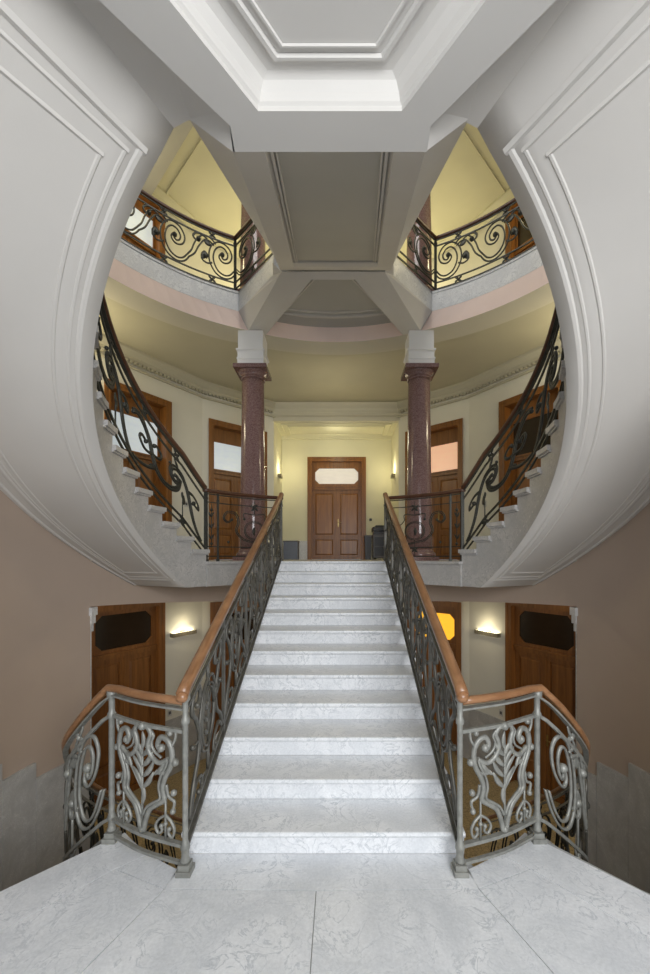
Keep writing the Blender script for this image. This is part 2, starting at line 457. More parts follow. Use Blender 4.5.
# second floor platform between the corners (bottom of the head of the upper stair)
mb = MB()
back = [pol(3.24, a, -1) for a in range(63, 91, 3)] + [pol(3.24, a, 1) for a in range(87, 62, -3)]
mb.add([(x,y,6.02) for x,y in [(.32,5.83),(-.32,5.83)] + back], [tuple(range(2+len(back)))])
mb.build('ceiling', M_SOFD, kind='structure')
mb = MB()
mb.prism([(-Jx[0],Jx[1]),(Jx[0],Jx[1])] + [K[1]] + [pol(3.19,a,1) for a in (62,70,80,90)] + [pol(3.19,a,-1) for a in (80,70,62)] + [K[-1]], 6.04, F2-.001)
mb.build('floor', M_EDGE2, kind='structure')
# moulding around the recessed field
mb = MB()
fld = [(-.30,5.98),(.30,5.98),(.86,6.86),(.97,7.05),(.5,7.17),(0,7.2),(-.5,7.17),(-.97,7.05),(-.86,6.86)]
fld = [(-.33,6.0),(.33,6.0),(.93,6.93),(.5,7.02),(0,7.05),(-.5,7.02),(-.93,6.93)]
mb.sweep([(x,y,6.005) for x,y in fld], flat(.05,.03), True, False)
mb.sweep([(x*.86,(y-6.55)*.8+6.53,6.01) for x,y in fld], flat(.025,.02), True, False)
mb.build('trim_5', M_SOFF, kind='structure')
# pink fascia behind the platform and beam ring below the second floor
mb = MB()
bb = [pol(3.235,a,-1) for a in range(60,91,3)] + [pol(3.235,a,1) for a in range(87,59,-3)]
mb.grid([[(x,y,6.05) for x,y in bb],[(x,y,5.75) for x,y in bb]], False)
mb.build('trim_6', M_PINK, kind='structure')
mb = MB()
full = [(-1, a) for a in range(5, 91, 3)] + [(1, a) for a in range(87, 4, -3)]
rA = [pol(rg(a)+.055 if a < 62 else 3.23, a, s) for s, a in full]; rB = [pol(rg(a)+.55 if a < 62 else 3.70, a, s) for s, a in full]
mb.grid([[(x,y,5.75) for x,y in rA],[(x,y,5.75) for x,y in rB],[(x,y,5.86) for x,y in rB]], False)
mb.build('trim_7', plaster('beam_plaster', (.60,.565,.46)), kind='structure')
# first-floor gallery ceiling
mb = MB()
cl = [(-5.7,5.2),(-5.4,6.0),(-3.2,9.55),(-1.7,10.85),(-1.7,12.3)]
cl = [(x,y) for x,y in rB] + [(-x,y) for x,y in cl] + cl[::-1]
mb.add([(x,y,5.85) for x,y in cl], [tuple(range(len(cl)))])
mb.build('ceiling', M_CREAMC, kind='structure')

# ================================================================== WALLS OF THE GALLERIES
def wallseg(mb, P0, P1, t0, t1, z0, z1, holes, thick=.3):
    P0, P1 = Vector(P0), Vector(P1); d = (P1-P0).normalized()
    n = Vector((d.y, -d.x))
    if n.dot(Vector((0,5))-P0) < 0: n = -n
    ts = sorted({t0, t1, *[h for a in holes for h in a[:2]]}); zs = sorted({z0, z1, *[h for a in holes for h in a[2:]]})
    def pt(t, z, k): q = P0 + d*t - n*k; return (q.x, q.y, z)
    for i in range(len(ts)-1):
        for j in range(len(zs)-1):
            tm, zm = (ts[i]+ts[i+1])/2, (zs[j]+zs[j+1])/2
            if any(a[0] < tm < a[1] and a[2] < zm < a[3] for a in holes): continue
            mb.add([pt(ts[i],zs[j],0),pt(ts[i+1],zs[j],0),pt(ts[i+1],zs[j+1],0),pt(ts[i],zs[j+1],0)], [(0,1,2,3)])
    for a in holes:
        for e in (((a[0],a[2]),(a[0],a[3])), ((a[1],a[2]),(a[1],a[3])), ((a[0],a[3]),(a[1],a[3]))):
            mb.add([pt(*e[0],0),pt(*e[1],0),pt(*e[1],thick),pt(*e[0],thick)], [(0,1,2,3)])
H1 = [(1.83,3.21,F1,5.13), (1.50,3.05,G,.93), (1.70,3.05,F2,9.2)]
H2 = [(.165,1.70,F1,5.06), (.20,1.72,G,.75)]
for s in (-1, 1):
    mb = MB()
    f = lambda p: (p[0] if s < 0 else -p[0], p[1])
    wallseg(mb, f(W0), f(W1), -.4, 4.062, G, 9.5, H1)
    wallseg(mb, f(W1), f(W2), 0, 1.947, G, 9.5, H2)
    mb.build('wall_left' if s < 0 else 'wall_right', M_CREAM, kind='structure')
    # cornice under the first-floor ceiling, with a dentil course
    mb = MB()
    P = [f((-5.4,5.63)), f((-3.06,9.37)), f((-1.62,10.66))]
    pr = [(0,.0),(.16,.0),(.16,-.05),(.12,-.08),(.10,-.10),(.05,-.13),(.05,-.17),(.03,-.20),(0,-.20)]
    if s < 0: pr = [(a,b) for a,b in pr]
    else: pr = [(-a,b) for a,b in pr]
    mb.sweep([(x,y,5.85) for x,y in P], pr, False, False)
    mb.sweep([(x,y,5.52) for x,y in P], [(0,-.02),(.05 if s<0 else -.05,-.02),(.05 if s<0 else -.05,.02),(0,.02)], False, False)
    for a, b in ((P[0],P[1]),(P[1],P[2])):
        L = math.dist(a,b); n = int(L/.09); d = Vector(b)-Vector(a); d.normalize(); nn = Vector((d.y,-d.x)); nn = nn if nn.dot(Vector((0,5))-Vector(a)) > 0 else -nn
        for i in range(n):
            q = Vector(a)+d*(i+.5)*.09
            r = q+nn*.065; 
            mb.prism([tuple(q-d*.025),tuple(q+d*.025),tuple(r+d*.025),tuple(r-d*.025)], 5.60, 5.645)
    mb.build('trim_8' if s < 0 else 'trim_9', plaster('cornice_plaster_'+SIDE[s], (.53,.50,.385)), kind='structure')
    # cornice at the second floor ceiling
    mb = MB()
    mb.sweep([(x,y,9.38) for x,y in P], pr, False, False)
    mb.build('trim_10' if s < 0 else 'trim_11', M_YELL, kind='structure')
    # stone dado of the ground hall
    mb = MB()
    for a, b in (((W0,W1,-.4),(1.50,)), ((W0,W1,3.05),(4.06,)), ((W1,W2,0),(.2,)), ((W1,W2,1.72),(1.947,))):
        p0, p1, t0 = a; t1 = b[0]
        d = (Vector(p1)-Vector(p0)).normalized(); nn = Vector((d.y,-d.x))
        q0 = Vector(p0)+d*t0; q1 = Vector(p0)+d*t1
        mb.prism([f(q) for q in (tuple(q0),tuple(q1),tuple(q1+nn*.03),tuple(q0+nn*.03))], G, G+1.2)
    mb.build('baseboard_left' if s < 0 else 'baseboard_right', M_DADO, kind='structure')
    # second floor ceiling beams
    mb = MB()
    for a, w in ((45, .42), (12, .3)):
        p = Vector(pol(2.4, a, s)); q = Vector(pol(6.6, a, s)); d = (q-p).normalized(); n = Vector((-d.y,d.x))*w/2
        mb.prism([tuple(p-n),tuple(q-n),tuple(q+n),tuple(p+n)], 9.14, 9.4)
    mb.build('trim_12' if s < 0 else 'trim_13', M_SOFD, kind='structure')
    # moulded field between beams
    mb = MB()
    fp = [pol(3.4,54,s), pol(5.9,50,s), pol(6.0,66,s), pol(4.6,82,s), pol(3.3,80,s)]
    mb.sweep([(x,y,9.37) for x,y in fp], flat(.05,.04), True, False)
    fp = [pol(3.4,36,s), pol(5.0,38,s), pol(5.0,20,s), pol(3.4,22,s)]
    mb.sweep([(x,y,9.37) for x,y in fp], flat(.05,.04), True, False)
    mb.build('trim_14' if s < 0 else 'trim_15', M_YELL, kind='structure')
# ceiling over the second floor
mb = MB(); mb.box((-6.2,3.4,9.38),(6.2,11.5,9.5)); mb.build('ceiling', M_YELL, kind='structure')
# back wall of the second floor
mb = MB(); mb.box((-1.75,10.75,6.0),(1.75,10.9,9.4)); mb.build('wall_back', M_YELL, kind='structure')

# hall behind the first floor
HD = 12.2
mb = MB()
mb.add([(-1.65,10.7,F1),(-1.65,HD,F1),(-1.65,HD,5.6),(-1.65,10.7,5.6)], [(0,1,2,3)])
mb.add([(1.65,10.7,F1),(1.65,HD,F1),(1.65,HD,5.6),(1.65,10.7,5.6)], [(0,1,2,3)])
wallseg(mb, (-1.65,HD), (1.65,HD), 0, 3.3, F1, 5.6, [(.79,2.51,F1,4.82)])
mb.build('wall_back', M_YELL, kind='structure')
mb = MB(); mb.box((-1.66,10.72,5.45),(1.66,HD+.05,5.55))
mb.build('ceiling', M_YELL, kind='structure')
mb = MB()      # beam across the hall opening, with its cornice
mb.box((-1.66,10.66,5.42),(1.66,10.82,5.85))
pr = [(0,.0),(.17,.0),(.17,-.05),(.12,-.09),(.06,-.13),(.06,-.22),(.09,-.25),(.09,-.30),(.02,-.33),(0,-.33)]
mb.sweep([(-1.72,10.66,5.85),(1.72,10.66,5.85)], pr, False, False)
mb.build('trim_16', plaster('hall_beam_plaster', (.62,.59,.47)), kind='structure')
mb = MB()      # hall ceiling mouldings
for k, w in ((.12,.06),(.28,.03)):
    mb.sweep([(-1.62+k,10.85+k,5.44),(1.62-k,10.85+k,5.44),(1.62-k,HD-k,5.44),(-1.62+k,HD-k,5.44)], flat(w,.05), True, False)
mb.sweep([(-1.65,HD-.03,5.42),(1.65,HD-.03,5.42)], flat(.1,.09), False, False)
mb.build('trim_17', M_YELL, kind='structure')
mb = MB()
for x0, x1 in ((-1.65,-.86),(.86,1.65)): mb.box((x0,HD-.025,F1),(x1,HD-.002,F1+.56))
mb.box((-1.649,10.7,F1),(-1.625,HD,F1+.56)); mb.box((1.625,10.7,F1),(1.649,HD,F1+.56))
mb.build('baseboard_back', M_EDGE2, kind='structure')

# ================================================================== DRUM WALL BELOW THE FLIGHTS
for s in (-1, 1):
    mb = MB()
    ths = [-40 + i*2.0 for i in range(28)] + [15.3]
    rows = [[(*pol(RO,t,s), G) for t in ths], [(*pol(RO,t,s), max(SLAB1-.02, zsof(t)+.05)) for t in ths]]
    mb.grid(rows)
    mb.grid([[(*pol(RO+.25,t,s), G) for t in ths], [(*pol(RO+.25,t,s), max(SLAB1-.02, zsof(t)+.05)) for t in ths]])
    a, b = pol(RO,15.3,s), pol(RO+.25,15.3,s)
    mb.add([(*a,G),(*b,G),(*b,SLAB1),(*a,SLAB1)], [(0,1,2,3)])
    mb.build('wall_left' if s < 0 else 'wall_right', M_BEIGE, kind='structure')
mb = MB()
ths = [(-1, 15.3 + i*(90-15.3)/26) for i in range(27)] + [(1, 90 - i*(90-15.3)/26) for i in range(1,27)]
A = [pol(RO,t,s) for s,t in ths]; B = [pol(RO+.25,t,s) for s,t in ths]
zl = 1.08
mb.loop([[(*a,max(SLAB1-.001, zsof(t)-.01)),(*a,zl+.135*max(0,min(1,(60-t)/45))),(*b,zl+.135*max(0,min(1,(60-t)/45))),(*b,SLAB1-.001)] for a,b,(s_,t) in zip(A,B,ths)], False, True, False)
mb.build('wall_back', M_BEIGE, kind='structure')
# little bracket capitals at the jambs
for s in (-1,1):
    mb = MB(); x, y = pol(RO+.04, 15.9, s)
    for r, z0, z1 in ((.06,1.10,1.20),(.045,1.0,1.10),(.028,.90,1.0),(.012,-2.85,.9)): mb.box((x-r,y-r,z0),(x+r,y+r,z1))
    mb.build('trim_18' if s < 0 else 'trim_19', M_EDGE2, kind='structure')

# stepped stone dado beside the descending flights
for s in (-1,1):
    mb = MB()
    for i, t0 in enumerate([-41.6+8.5*k for k in range(7)]):
        t1 = min(t0+8.4, 15.2)
        z0 = .64 - .20*i + (.0 if i else 0)
        z0 = -.28 + (4.07-i)*.22
        ths = [t0+(t1-t0)*j/4 for j in range(5)]
        mb.loop([[(*pol(RO-.028,t,s), z0-.05*(j/4)), (*pol(RO-.001,t,s), z0-.05*(j/4)), (*pol(RO-.001,t,s), z0-2.2 if z0-2.2 > G else G), (*pol(RO-.028,t,s), z0-2.2 if z0-2.2 > G else G)] for j,t in enumerate(ths)], False, True, False)
    mb.build('baseboard_left' if s < 0 else 'baseboard_right', M_DADO, kind='structure')

# ================================================================== STRAIGHT STAIRCASE
st = thing('marble_staircase', 'broad straight flight of white marble steps rising from the landing to the first floor', 'staircase', (0,2.48,0))
r1, t1 = .147, .318
for k in range(12):
    y0 = 2.48 + k*t1; z1 = (k+1)*r1; y1 = 6.0 if k < 11 else 6.03
    w = .86
    mb = MB()
    prof = [(y0-.028, z1-.004),(y0-.03,z1-.02),(y0-.022,z1-.036),(y0-.004,z1-.040),(y0, z1-.046),(y0, z1-r1+.0),(y0+t1+.06, z1-r1-.02 if k else 0.001),(y0+t1-.002, z1-.001),(y0-.02,z1)]
    if k == 11: prof[6] = (6.02, z1-r1-.02); prof[7] = (6.02, z1)
    mb.loop([[(x,y,z) for y,z in prof] for x in (-w, w)], False, True, False)
    mb.build('step', M_STAIR, st)
# sloping undercarriage
mb = MB()
mb.loop([[(x,2.75,.0),(x,6.0,F1-.17),(x,6.0,SLAB1),(x,3.2,-.1),(x,2.75,-.25)] for x in (-.835,.835)], False, True, False)
mb.build('underside', M_SOFF, st)

# ================================================================== CURVED FLIGHTS
NST = 17
for s in (-1,1):
    nm = SIDE[s]
    x, y = pol(2.5, 10, s)
    root = thing('curved_staircase', 'curved marble flight with white plaster underside climbing along the %s side of the stairwell' % nm, 'staircase', (x,y,F1))
    for k in range(1, NST):
        th = TH0 - DTH*k + 0.0
        zt = F1 + RIS*k
        a, b = th+.9, th-DTH
        mb = MB()
        # tread slab with projecting nosing
        n = 4
        In = [pol(RI-.035, a+(b-a)*i/n, s) for i in range(n+1)]; Ou = [pol(RO, a+(b-a)*i/n, s) for i in range(n+1)]
        mb.prism(In + Ou[::-1], zt-.05, zt)
        In = [pol(RI-.02, a-.45+(b-a)*i/n, s) for i in range(n+1)]; Ou = [pol(RO, a-.45+(b-a)*i/n, s) for i in range(n+1)]
        mb.prism(In + Ou[::-1], zt-.07, zt-.05)
        # body
        a2 = th; n = 4
        ang = [a2+(b-.0-a2)*i/n for i in range(n+1)]
        In = [pol(RI,t,s) for t in ang]; Ou = [pol(RO-.005,t,s) for t in ang]
        rings = []
        for i,t in enumerate(ang):
            zb = max(zsof(t), SLAB1) + .004 + (.09 if t < -57 else 0)
            rings.append([(*In[i],zt-.06),(*Ou[i],zt-.06),(*Ou[i],zb),(*In[i],zb)])
        mb.loop(rings, False, True, False)
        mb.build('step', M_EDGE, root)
    # plaster soffit
    ths = [27.4 - i*(27.4+64)/60 for i in range(61)]
    mb = MB()
    Rs = [RI, RI+.001, 2.3, 2.6, 2.9, RO]
    rows = [[(*pol(R,t,s), zsof(t)+(.14 if j == 0 else 0)) for j,R in enumerate(Rs)] for t in ths]
    rows.append([(*pol(R,-66.5,s), 4.182) for R in Rs])
    mb.grid(rows)
    mb.build('soffit', M_SOFF, root)
    # raised panel mouldings on the soffit
    mb = MB()
    def hel(R, a, b, w, d, n=44):
        rings = []
        for i in range(n+1):
            t = a+(b-a)*i/n; z = zsof(t)
            rings.append([(*pol(R-w/2,t,s), z+.002),(*pol(R-w/2+.3*w,t,s), z-d),(*pol(R+w/2-.3*w,t,s), z-d),(*pol(R+w/2,t,s), z+.002)])
        mb.loop(rings, False, True, False)
    for dr, dt, w, d in ((0,0,.05,.009),(.06,1.2,.03,.006),(.15,3.2,.03,.007)):
        ra, rb, ta, tb = 2.19+dr, 2.95-dr*.6, 24.0-dt, -62.6+dt
        hel(ra, ta, tb, w, d); hel(rb, ta, tb, w, d)
        for t0 in (ta, tb):
            p0 = Vector(pol(ra-w/2,t0,s)); p1 = Vector(pol(rb+w/2,t0,s)); z = zsof(t0)
            d_ = (p1-p0).normalized(); nn = Vector((-d_.y,d_.x))*w/2
            mb.loop([[(*tuple(p-nn),z+.012),(*tuple(p-nn*.4),z-d),(*tuple(p+nn*.4),z-d),(*tuple(p+nn),z+.012)] for p in (p0,p1)], False, True, False)
    hel(3.06, 27, -64, .05, .016)
    mb.build('panel_moulding', M_SOFF, root)

# ================================================================== DESCENDING FLIGHTS
for s in (-1,1):
    nm = SIDE[s]
    root = thing('descending_staircase', 'shaded stone flight curving down from the landing behind the %s landing railing' % nm, 'staircase', (*pol(2.6,-30,s),G))
    for k in range(1,18):
        a = -48+4.72*(k-1); b = a+4.72; zt = -.1583*k
        a = a-.1 if k > 1 else a+.05
        mb = MB(); n = 3
        In = [pol(RI+.03,a+(b-a)*i/n,s) for i in range(n+1)]; Ou = [pol(RO-.03,a+(b-a)*i/n,s) for i in range(n+1)]
        mb.prism(In+Ou[::-1], max(G, zt-.3), zt)
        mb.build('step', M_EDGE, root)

# ================================================================== UPPER LANDING OVERHEAD
mb = MB()
inn = arcpts(RI, -66.5, -90, -1, 3) + arcpts(RI, -87, -66.5, 1, 3)
pl = inn + [pol(4.9,-66.5,1),(3.2,-2.6),(-3.2,-2.6),pol(4.9,-66.5,-1)]
# leave the middle open for the coffered field
bo = [(-.52,2.10),(-.53,2.234),(.53,2.234),(.52,2.10),(3.9,-1.92),(3.9,-2.5),(-3.9,-2.5),(-3.9,-1.92)]
co = [(-.36,2.03),(.36,2.03),(3.05,-1.9),(-3.05,-1.9)]
mb.prism(pl, 4.182, 4.3); 
mb.build('ceiling', M_SOFF, kind='structure')
mb = MB(); mb.prism(inn + [(4.2,0),(4.2,-2.6),(-4.2,-2.6),(-4.2,0)], 4.42, F15); mb.build('floor', M_EDGE, kind='structure')
mb = MB()
# beam frame: bottom ring, outer sides
o2 = [(-.53,2.234),(.53,2.234),(.52,2.10),(3.9,-1.92),(3.9,-2.5),(-3.9,-2.5),(-3.9,-1.92),(-.52,2.10)]
n = len(o2)
mb.add([(x,y,4.05) for x,y in o2]+[(x*(1.03 if abs(x)<1 else 1),y-.0,4.19) for x,y in o2], [(i,(i+1)%n,(i+1)%n+n,i+n) for i in range(n)])
mb.add([(x,y,4.05) for x,y in o2]+[(x,y,4.05) for x,y in co], [(0,1,9,8),(1,2,3,10,9),(3,4,5,6,11,10),(6,7,0,8,11)])
# cove of the coffer
def inset(p, d): return [(p[0][0]+d*.85,p[0][1]-d),(p[1][0]-d*.85,p[1][1]-d),(p[2][0]-d*1.9,p[2][1]+d),(p[3][0]+d*1.9,p[3][1]+d)]
lv = [(0,4.05),(0.0,4.075),(.012,4.085),(.02,4.12),(.04,4.16),(.07,4.178)]
rings = [[(x,y,z) for x,y in inset(co,d)] for d,z in lv]
mb.loop(rings, False, False, False)
mb.build('trim_20', M_CEIL, kind='structure').location.x = .05
mb = MB()
p = inset(co,-.02); mb.add([(x,y,4.176) for x,y in p], [(0,1,2,3)])
for d, w, h in ((.125,.03,.03),(.165,.018,.018)):
    q = inset(co,d); mb.sweep([(x,y,4.174) for x,y in q], [(-w/2,0),(-w*.3,-h*.6),(w*.3,-h*.6),(w/2,0)], True, False)
mb.build('ceiling', M_CEIL, kind='structure').location.x = .05

# ================================================================== UPPER STRAIGHT FLIGHT (seen from below)
up = thing('upper_staircase', 'straight flight overhead with panelled white plaster underside, rising to the second floor', 'staircase', (0,2.3,4.1))
mb = MB()
b0 = (2.234, 4.05); b1 = (5.83, 5.95)
def sofz(y): return b0[1]+(b1[1]-b0[1])*(y-b0[0])/(b1[0]-b0[0])
A0, A1_ = .53, .80; P0_, P1_ = .355, .575
y0, y1 = 2.234, 5.83; yp = 5.55
hw = lambda y: A0+(A1_-A0)*(y-y0)/(y1-y0); pw = lambda y: P0_+(P1_-P0_)*(y-y0)/(yp-y0)
for s in (-1,1):
    mb.add([(s*hw(y0),y0,sofz(y0)),(s*hw(y1),y1,sofz(y1)),(s*pw(yp),yp,sofz(yp)),(s*pw(y0),y0,sofz(y0))], [(0,1,2,3)])
    mb.add([(s*pw(y0),y0,sofz(y0)),(s*pw(yp),yp,sofz(yp)),(s*(pw(yp)-.02),yp,sofz(yp)+.05),(s*(pw(y0)-.02),y0,sofz(y0)+.05)], [(0,1,2,3)])
mb.add([(-pw(yp),yp,sofz(yp)),(pw(yp),yp,sofz(yp)),(hw(y1),y1,sofz(y1)),(-hw(y1),y1,sofz(y1))], [(0,1,2,3)])
mb.add([(-pw(yp),yp,sofz(yp)),(pw(yp),yp,sofz(yp)),(pw(yp),yp-.01,sofz(yp)+.05),(-pw(yp),yp-.01,sofz(yp)+.05)], [(0,1,2,3)])
mb.build('soffit', M_SOFF, up)
mb = MB()
mb.add([(-pw(y0)-.01,y0-.01,sofz(y0)+.04),(pw(y0)+.01,y0-.01,sofz(y0)+.04),(pw(yp),yp,sofz(yp)+.04),(-pw(yp),yp,sofz(yp)+.04)], [(0,1,2,3)])
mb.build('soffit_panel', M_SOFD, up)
mb = MB()
for s in (-1,1):
    for dd, w in ((.035,.018),(.06,.010)):
        mb.bar((s*(pw(y0)-dd),y0,sofz(y0)+.035),(s*(pw(yp)-dd),yp,sofz(yp)+.035), w, .03)
for dd, w in ((.04,.05),(.12,.03),(.18,.02)):
    y = yp-dd; mb.bar((-pw(y),y,sofz(y)+.03),(pw(y),y,sofz(y)+.03), w, .04)
mb.build('panel_moulding', M_SOFF, up)
mb = MB()
for s in (-1,1):
    ys = [2.19+(6.03-2.19)*i/10 for i in range(11)]
    ou = [(s*(.757+.12*i/10), y, 4.185+(6.24-4.185)*(y-2.19)/(6.03-2.19)) for i,y in enumerate(ys)]
    yi = [y0+(y1-y0)*i/10 for i in range(11)]
    inn_ = [(s*hw(max(y,y0)), y, sofz(max(y,y0))) for y in yi]
    mb.grid([inn_, ou], False)
    mb.add([(s*.515,2.07,4.10),(s*.53,2.234,4.05),(s*.757,2.19,4.185),(s*.757,1.98,4.185)], [(0,1,2,3)])
    mb.grid([ou, [(x,y,z+.34) for x,y,z in ou]], False)
mb.build('stringer', M_SOFF, up)
for k in range(11):
    yy = 2.35+k*.33; zz = F15 + (k+1)*.1555
    ye = min(6.0, yy+.345); mb = MB(); mb.loop([[(x,yy,sofz(yy)+.25),(x,ye,sofz(ye)+.25),(x,ye,zz),(x,yy,zz)] for x in (-.79,.79)], False, True, False); mb.build('step', M_STAIR, up)

up.location.x += .04
# ================================================================== COLUMNS
for z0, s in ((F1,-1),(F1,1),(F2,-1),(F2,1)):
    x, y = .03 + s*1.48, 7.22
    h = 5.75-F1 if z0 == F1 else 9.37-F2
    lvl = 'first floor' if z0 == F1 else 'second floor'
    lab = ('polished reddish granite column with white block on top, %s of the main door' if z0 == F1 else 'granite column of the upper gallery, seen behind the %s upper railing corner') % SIDE[s]
    c = thing('granite_column', lab, 'column', (x,y,z0))
    mb = MB()
    mb.box((x-.29,y-.29,z0),(x+.29,y+.29,z0+.07)); mb.lathe((x,y,z0), [(.28,.07),(.295,.10),(.28,.14),(.25,.15),(.255,.17),(.235,.20)], 40)
    mb.build('base', M_GRAN, c)
    mb = MB()
    ht = h-.60
    mb.lathe((x,y,z0), [(.228,.19),(.225,.5),(.215,1.3),(.195,ht-.24),(.192,ht-.19)], 48)
    mb.build('shaft', M_GRAN, c)
    mb = MB()
    mb.lathe((x,y,z0), [(.192,ht-.195),(.215,ht-.185),(.215,ht-.165),(.197,ht-.155),(.20,ht-.12),(.24,ht-.085),(.265,ht-.065)], 40)
    mb.box((x-.285,y-.285,z0+ht-.065),(x+.285,y+.285,z0+ht)); 
    mb.build('capital', M_GRAN, c)
    mb = MB()
    for a, b, w in ((0,.10,.225),(.10,.13,.235),(.13,.25,.222),(.25,.28,.245),(.28,.60,.215)):
        mb.box((x-w,y-w,z0+ht+a),(x+w,y+w,z0+ht+b-.001))
    mb.build('block', M_BLOCK, c)

# ================================================================== DOORS
def octring(mb, x0, x1, z0, z1, ox0, ox1, oz0, oz1, c, y0, y1):
    """board with an eight-cornered opening"""
    R = [(x0,z0),(x1,z0),(x1,z1),(x0,z1)]
    O = [(ox0+c,oz0),(ox1-c,oz0),(ox1,oz0+c),(ox1,oz1-c),(ox1-c,oz1),(ox0+c,oz1),(ox0,oz1-c),(ox0,oz0+c)]
    fs = [(0,1,5,4),(1,6,5),(1,2,7,6),(2,8,7),(2,3,9,8),(3,10,9),(3,0,11,10),(0,4,11)]
    for y in (y0,y1): mb.add([(x,y,z) for x,z in R+O], fs)
    mb.add([(x,y0,z) for x,z in O]+[(x,y1,z) for x,z in O], [(i,(i+1)%8,(i+1)%8+8,i+8) for i in range(8)])
    return O
DN = [0]
def door(P, ang, W, H, zt0, zt1, glass, octo, label, recess=.14, wm=M_WOOD, pm=M_WOODP, oct_c=.12, gfrac=(.06,.94)):
    """P bottom centre on the wall face; local x along the wall, local -y into the room"""
    DN[0] += 1
    t = thing('door_%d' % DN[0], label, 'door', P, ang, None, 'structure')
    fw = .11
    mb = MB()
    mb.box((-W/2,-.035,0),(-W/2+fw,recess+.12,H)); mb.box((W/2-fw,-.035,0),(W/2,recess+.12,H)); mb.box((-W/2+fw,-.035,H-fw),(W/2-fw,recess+.12,H))
    mb.box((-W/2-.02,-.045,0),(-W/2+.03,-.03,H+.02)); mb.box((W/2-.03,-.045,0),(W/2+.02,-.03,H+.02)); mb.box((-W/2+.03,-.045,H-.03),(W/2-.03,-.03,H+.02))
    mb.build('door_frame', wm, t, True)
    x0, x1 = -W/2+fw, W/2-fw
    y = recess
    mb = MB(); mb.box((x0,y-.045,zt0-.11),(x1,y+.06,zt0)); mb.box((x0,y-.065,zt0-.04),(x1,y-.04,zt0-.01)); mb.build('transom_bar', wm, t, True)
    mb = MB()
    if octo:
        O = octring(mb, x0, x1, zt0, H-fw, x0+.10, x1-.10, zt0+.07, zt1, oct_c, y-.02, y+.03)
        fr = mb.build('transom_window', wm, t, True)
        g = MB(); g.add([(x,y+.01,z) for x,z in O], [tuple(range(8))])
        g.build('pane', glass, fr, True)
        m2 = MB(); m2.sweep([(x,y-.025,z) for x,z in O], flat(.02,.02), True, False)
    else:
        mb.box((x0,y-.02,zt1),(x1,y+.05,H-fw)); mb.box((x0,y-.02,zt0),(x0+.05,y+.04,zt1)); mb.box((x1-.05,y-.02,zt0),(x1,y+.04,zt1))
        fr = mb.build('transom_window', wm, t, True)
        g = MB(); g.box((x0+.05,y+.005,zt0),(x1-.05,y+.02,zt1)); g.build('pane', glass, fr, True)
    zd = zt0-.11
    for i, (a, b) in enumerate(((x0,-.004),(.004,x1))):
        mb = MB(); st_ = .09
        mb.box((a,y,0.01),(a+st_,y+.045,zd)); mb.box((b-st_,y,.01),(b,y+.045,zd))
        zz = [(.01,.12),(.62,.74),(zd-.1,zd)]
        for z0,z1 in zz: mb.box((a+st_,y,z0),(b-st_,y+.045,z1))
        if i == 1: mb.box((a-.03,y-.015,.02),(a+.02,y,zd))
        lf = mb.build('leaf', wm, t, True)
        mb = MB()
        for z0,z1 in ((.12,.62),(.74,zd-.1)):
            mb.box((a+st_,y+.022,z0),(b-st_,y+.035,z1))
            xa,xb,za,zb = a+st_+.05,b-st_-.05,z0+.05,z1-.05
            mb.add([(a+st_+.015,y+.022,z0+.015),(b-st_-.015,y+.022,z0+.015),(b-st_-.015,y+.022,z1-.015),(a+st_+.015,y+.022,z1-.015),(xa,y+.004,za),(xb,y+.004,za),(xb,y+.004,zb),(xa,y+.004,zb)],
                   [(0,1,5,4),(1,2,6,5),(2,3,7,6),(3,0,4,7),(4,5,6,7)])
        mb.build('raised_panel', pm, lf, True)
        if i == 1:
            mb = MB(); mb.box((.03,y-.012,1.0),(.065,y,1.22)); mb.tube([(.048,y-.012,1.12),(.048,y-.05,1.12),(.05,y-.055,1.12),(.14,y-.055,1.12)], .01, 6)
            mb.build('handle', M_BRASS, lf, True)
    return t
def on_wall(p0, p1, t0, t1, s, z):
    d = (Vector(p1)-Vector(p0)).normalized(); q = Vector(p0)+d*(t0+t1)/2
    ang = math.atan2(d.y, d.x)
    # left wall: door's -y must face the room
    if s < 0: return (q.x,q.y,z), ang
    return (-q.x,q.y,z), -ang
def wdoor(seg, t0, t1, s, z, H, *a, **k):
    p0, p1 = (W0,W1) if seg == 1 else (W1,W2)
    P, ang = on_wall(p0,p1,t0,t1,s,z)
    return door(P, ang, t1-t0, H, *a, **k)
door((.0,HD,F1), 0, 1.72, 3.06, 2.22, 2.76, M_GLASSF, True, 'wide brown double door with pale eight-sided transom pane at the head of the stairs', recess=.08)
wdoor(2,.165,1.70,-1,F1,3.30,2.20,2.86,M_GLASSW,False,'brown double door with bluish white transom pane behind the left column', recess=.2)
wdoor(2,.165,1.70,1,F1,3.30,2.20,2.86,M_GLASSP,False,'brown double door with salmon pink transom pane behind the right column', recess=.2)
wdoor(1,1.83,3.21,-1,F1,3.36,2.20,2.90,M_GLASSW,False,'brown door with bluish white pane seen through the left curved railing', recess=.2)
wdoor(1,1.83,3.21,1,F1,3.36,2.20,2.90,M_GLASSD,False,'brown door seen through the right curved railing', recess=.2)
wdoor(1,1.50,3.05,-1,G,3.78,2.86,3.58,M_GLASSD,True,'dark brown door with eight-sided dark transom below the left curved flight', recess=.1, wm=M_WOODD, pm=M_WOODD)
wdoor(1,1.50,3.05,1,G,3.78,2.86,3.58,M_GLASSD,True,'dark brown door with eight-sided dark transom below the right curved flight', recess=.1, wm=M_WOODD, pm=M_WOODD)
wdoor(2,.20,1.72,-1,G,3.60,2.60,3.3,M_GLASSD,False,'dark brown ground floor door just left of the straight stair', recess=.1, wm=M_WOODD, pm=M_WOODD)
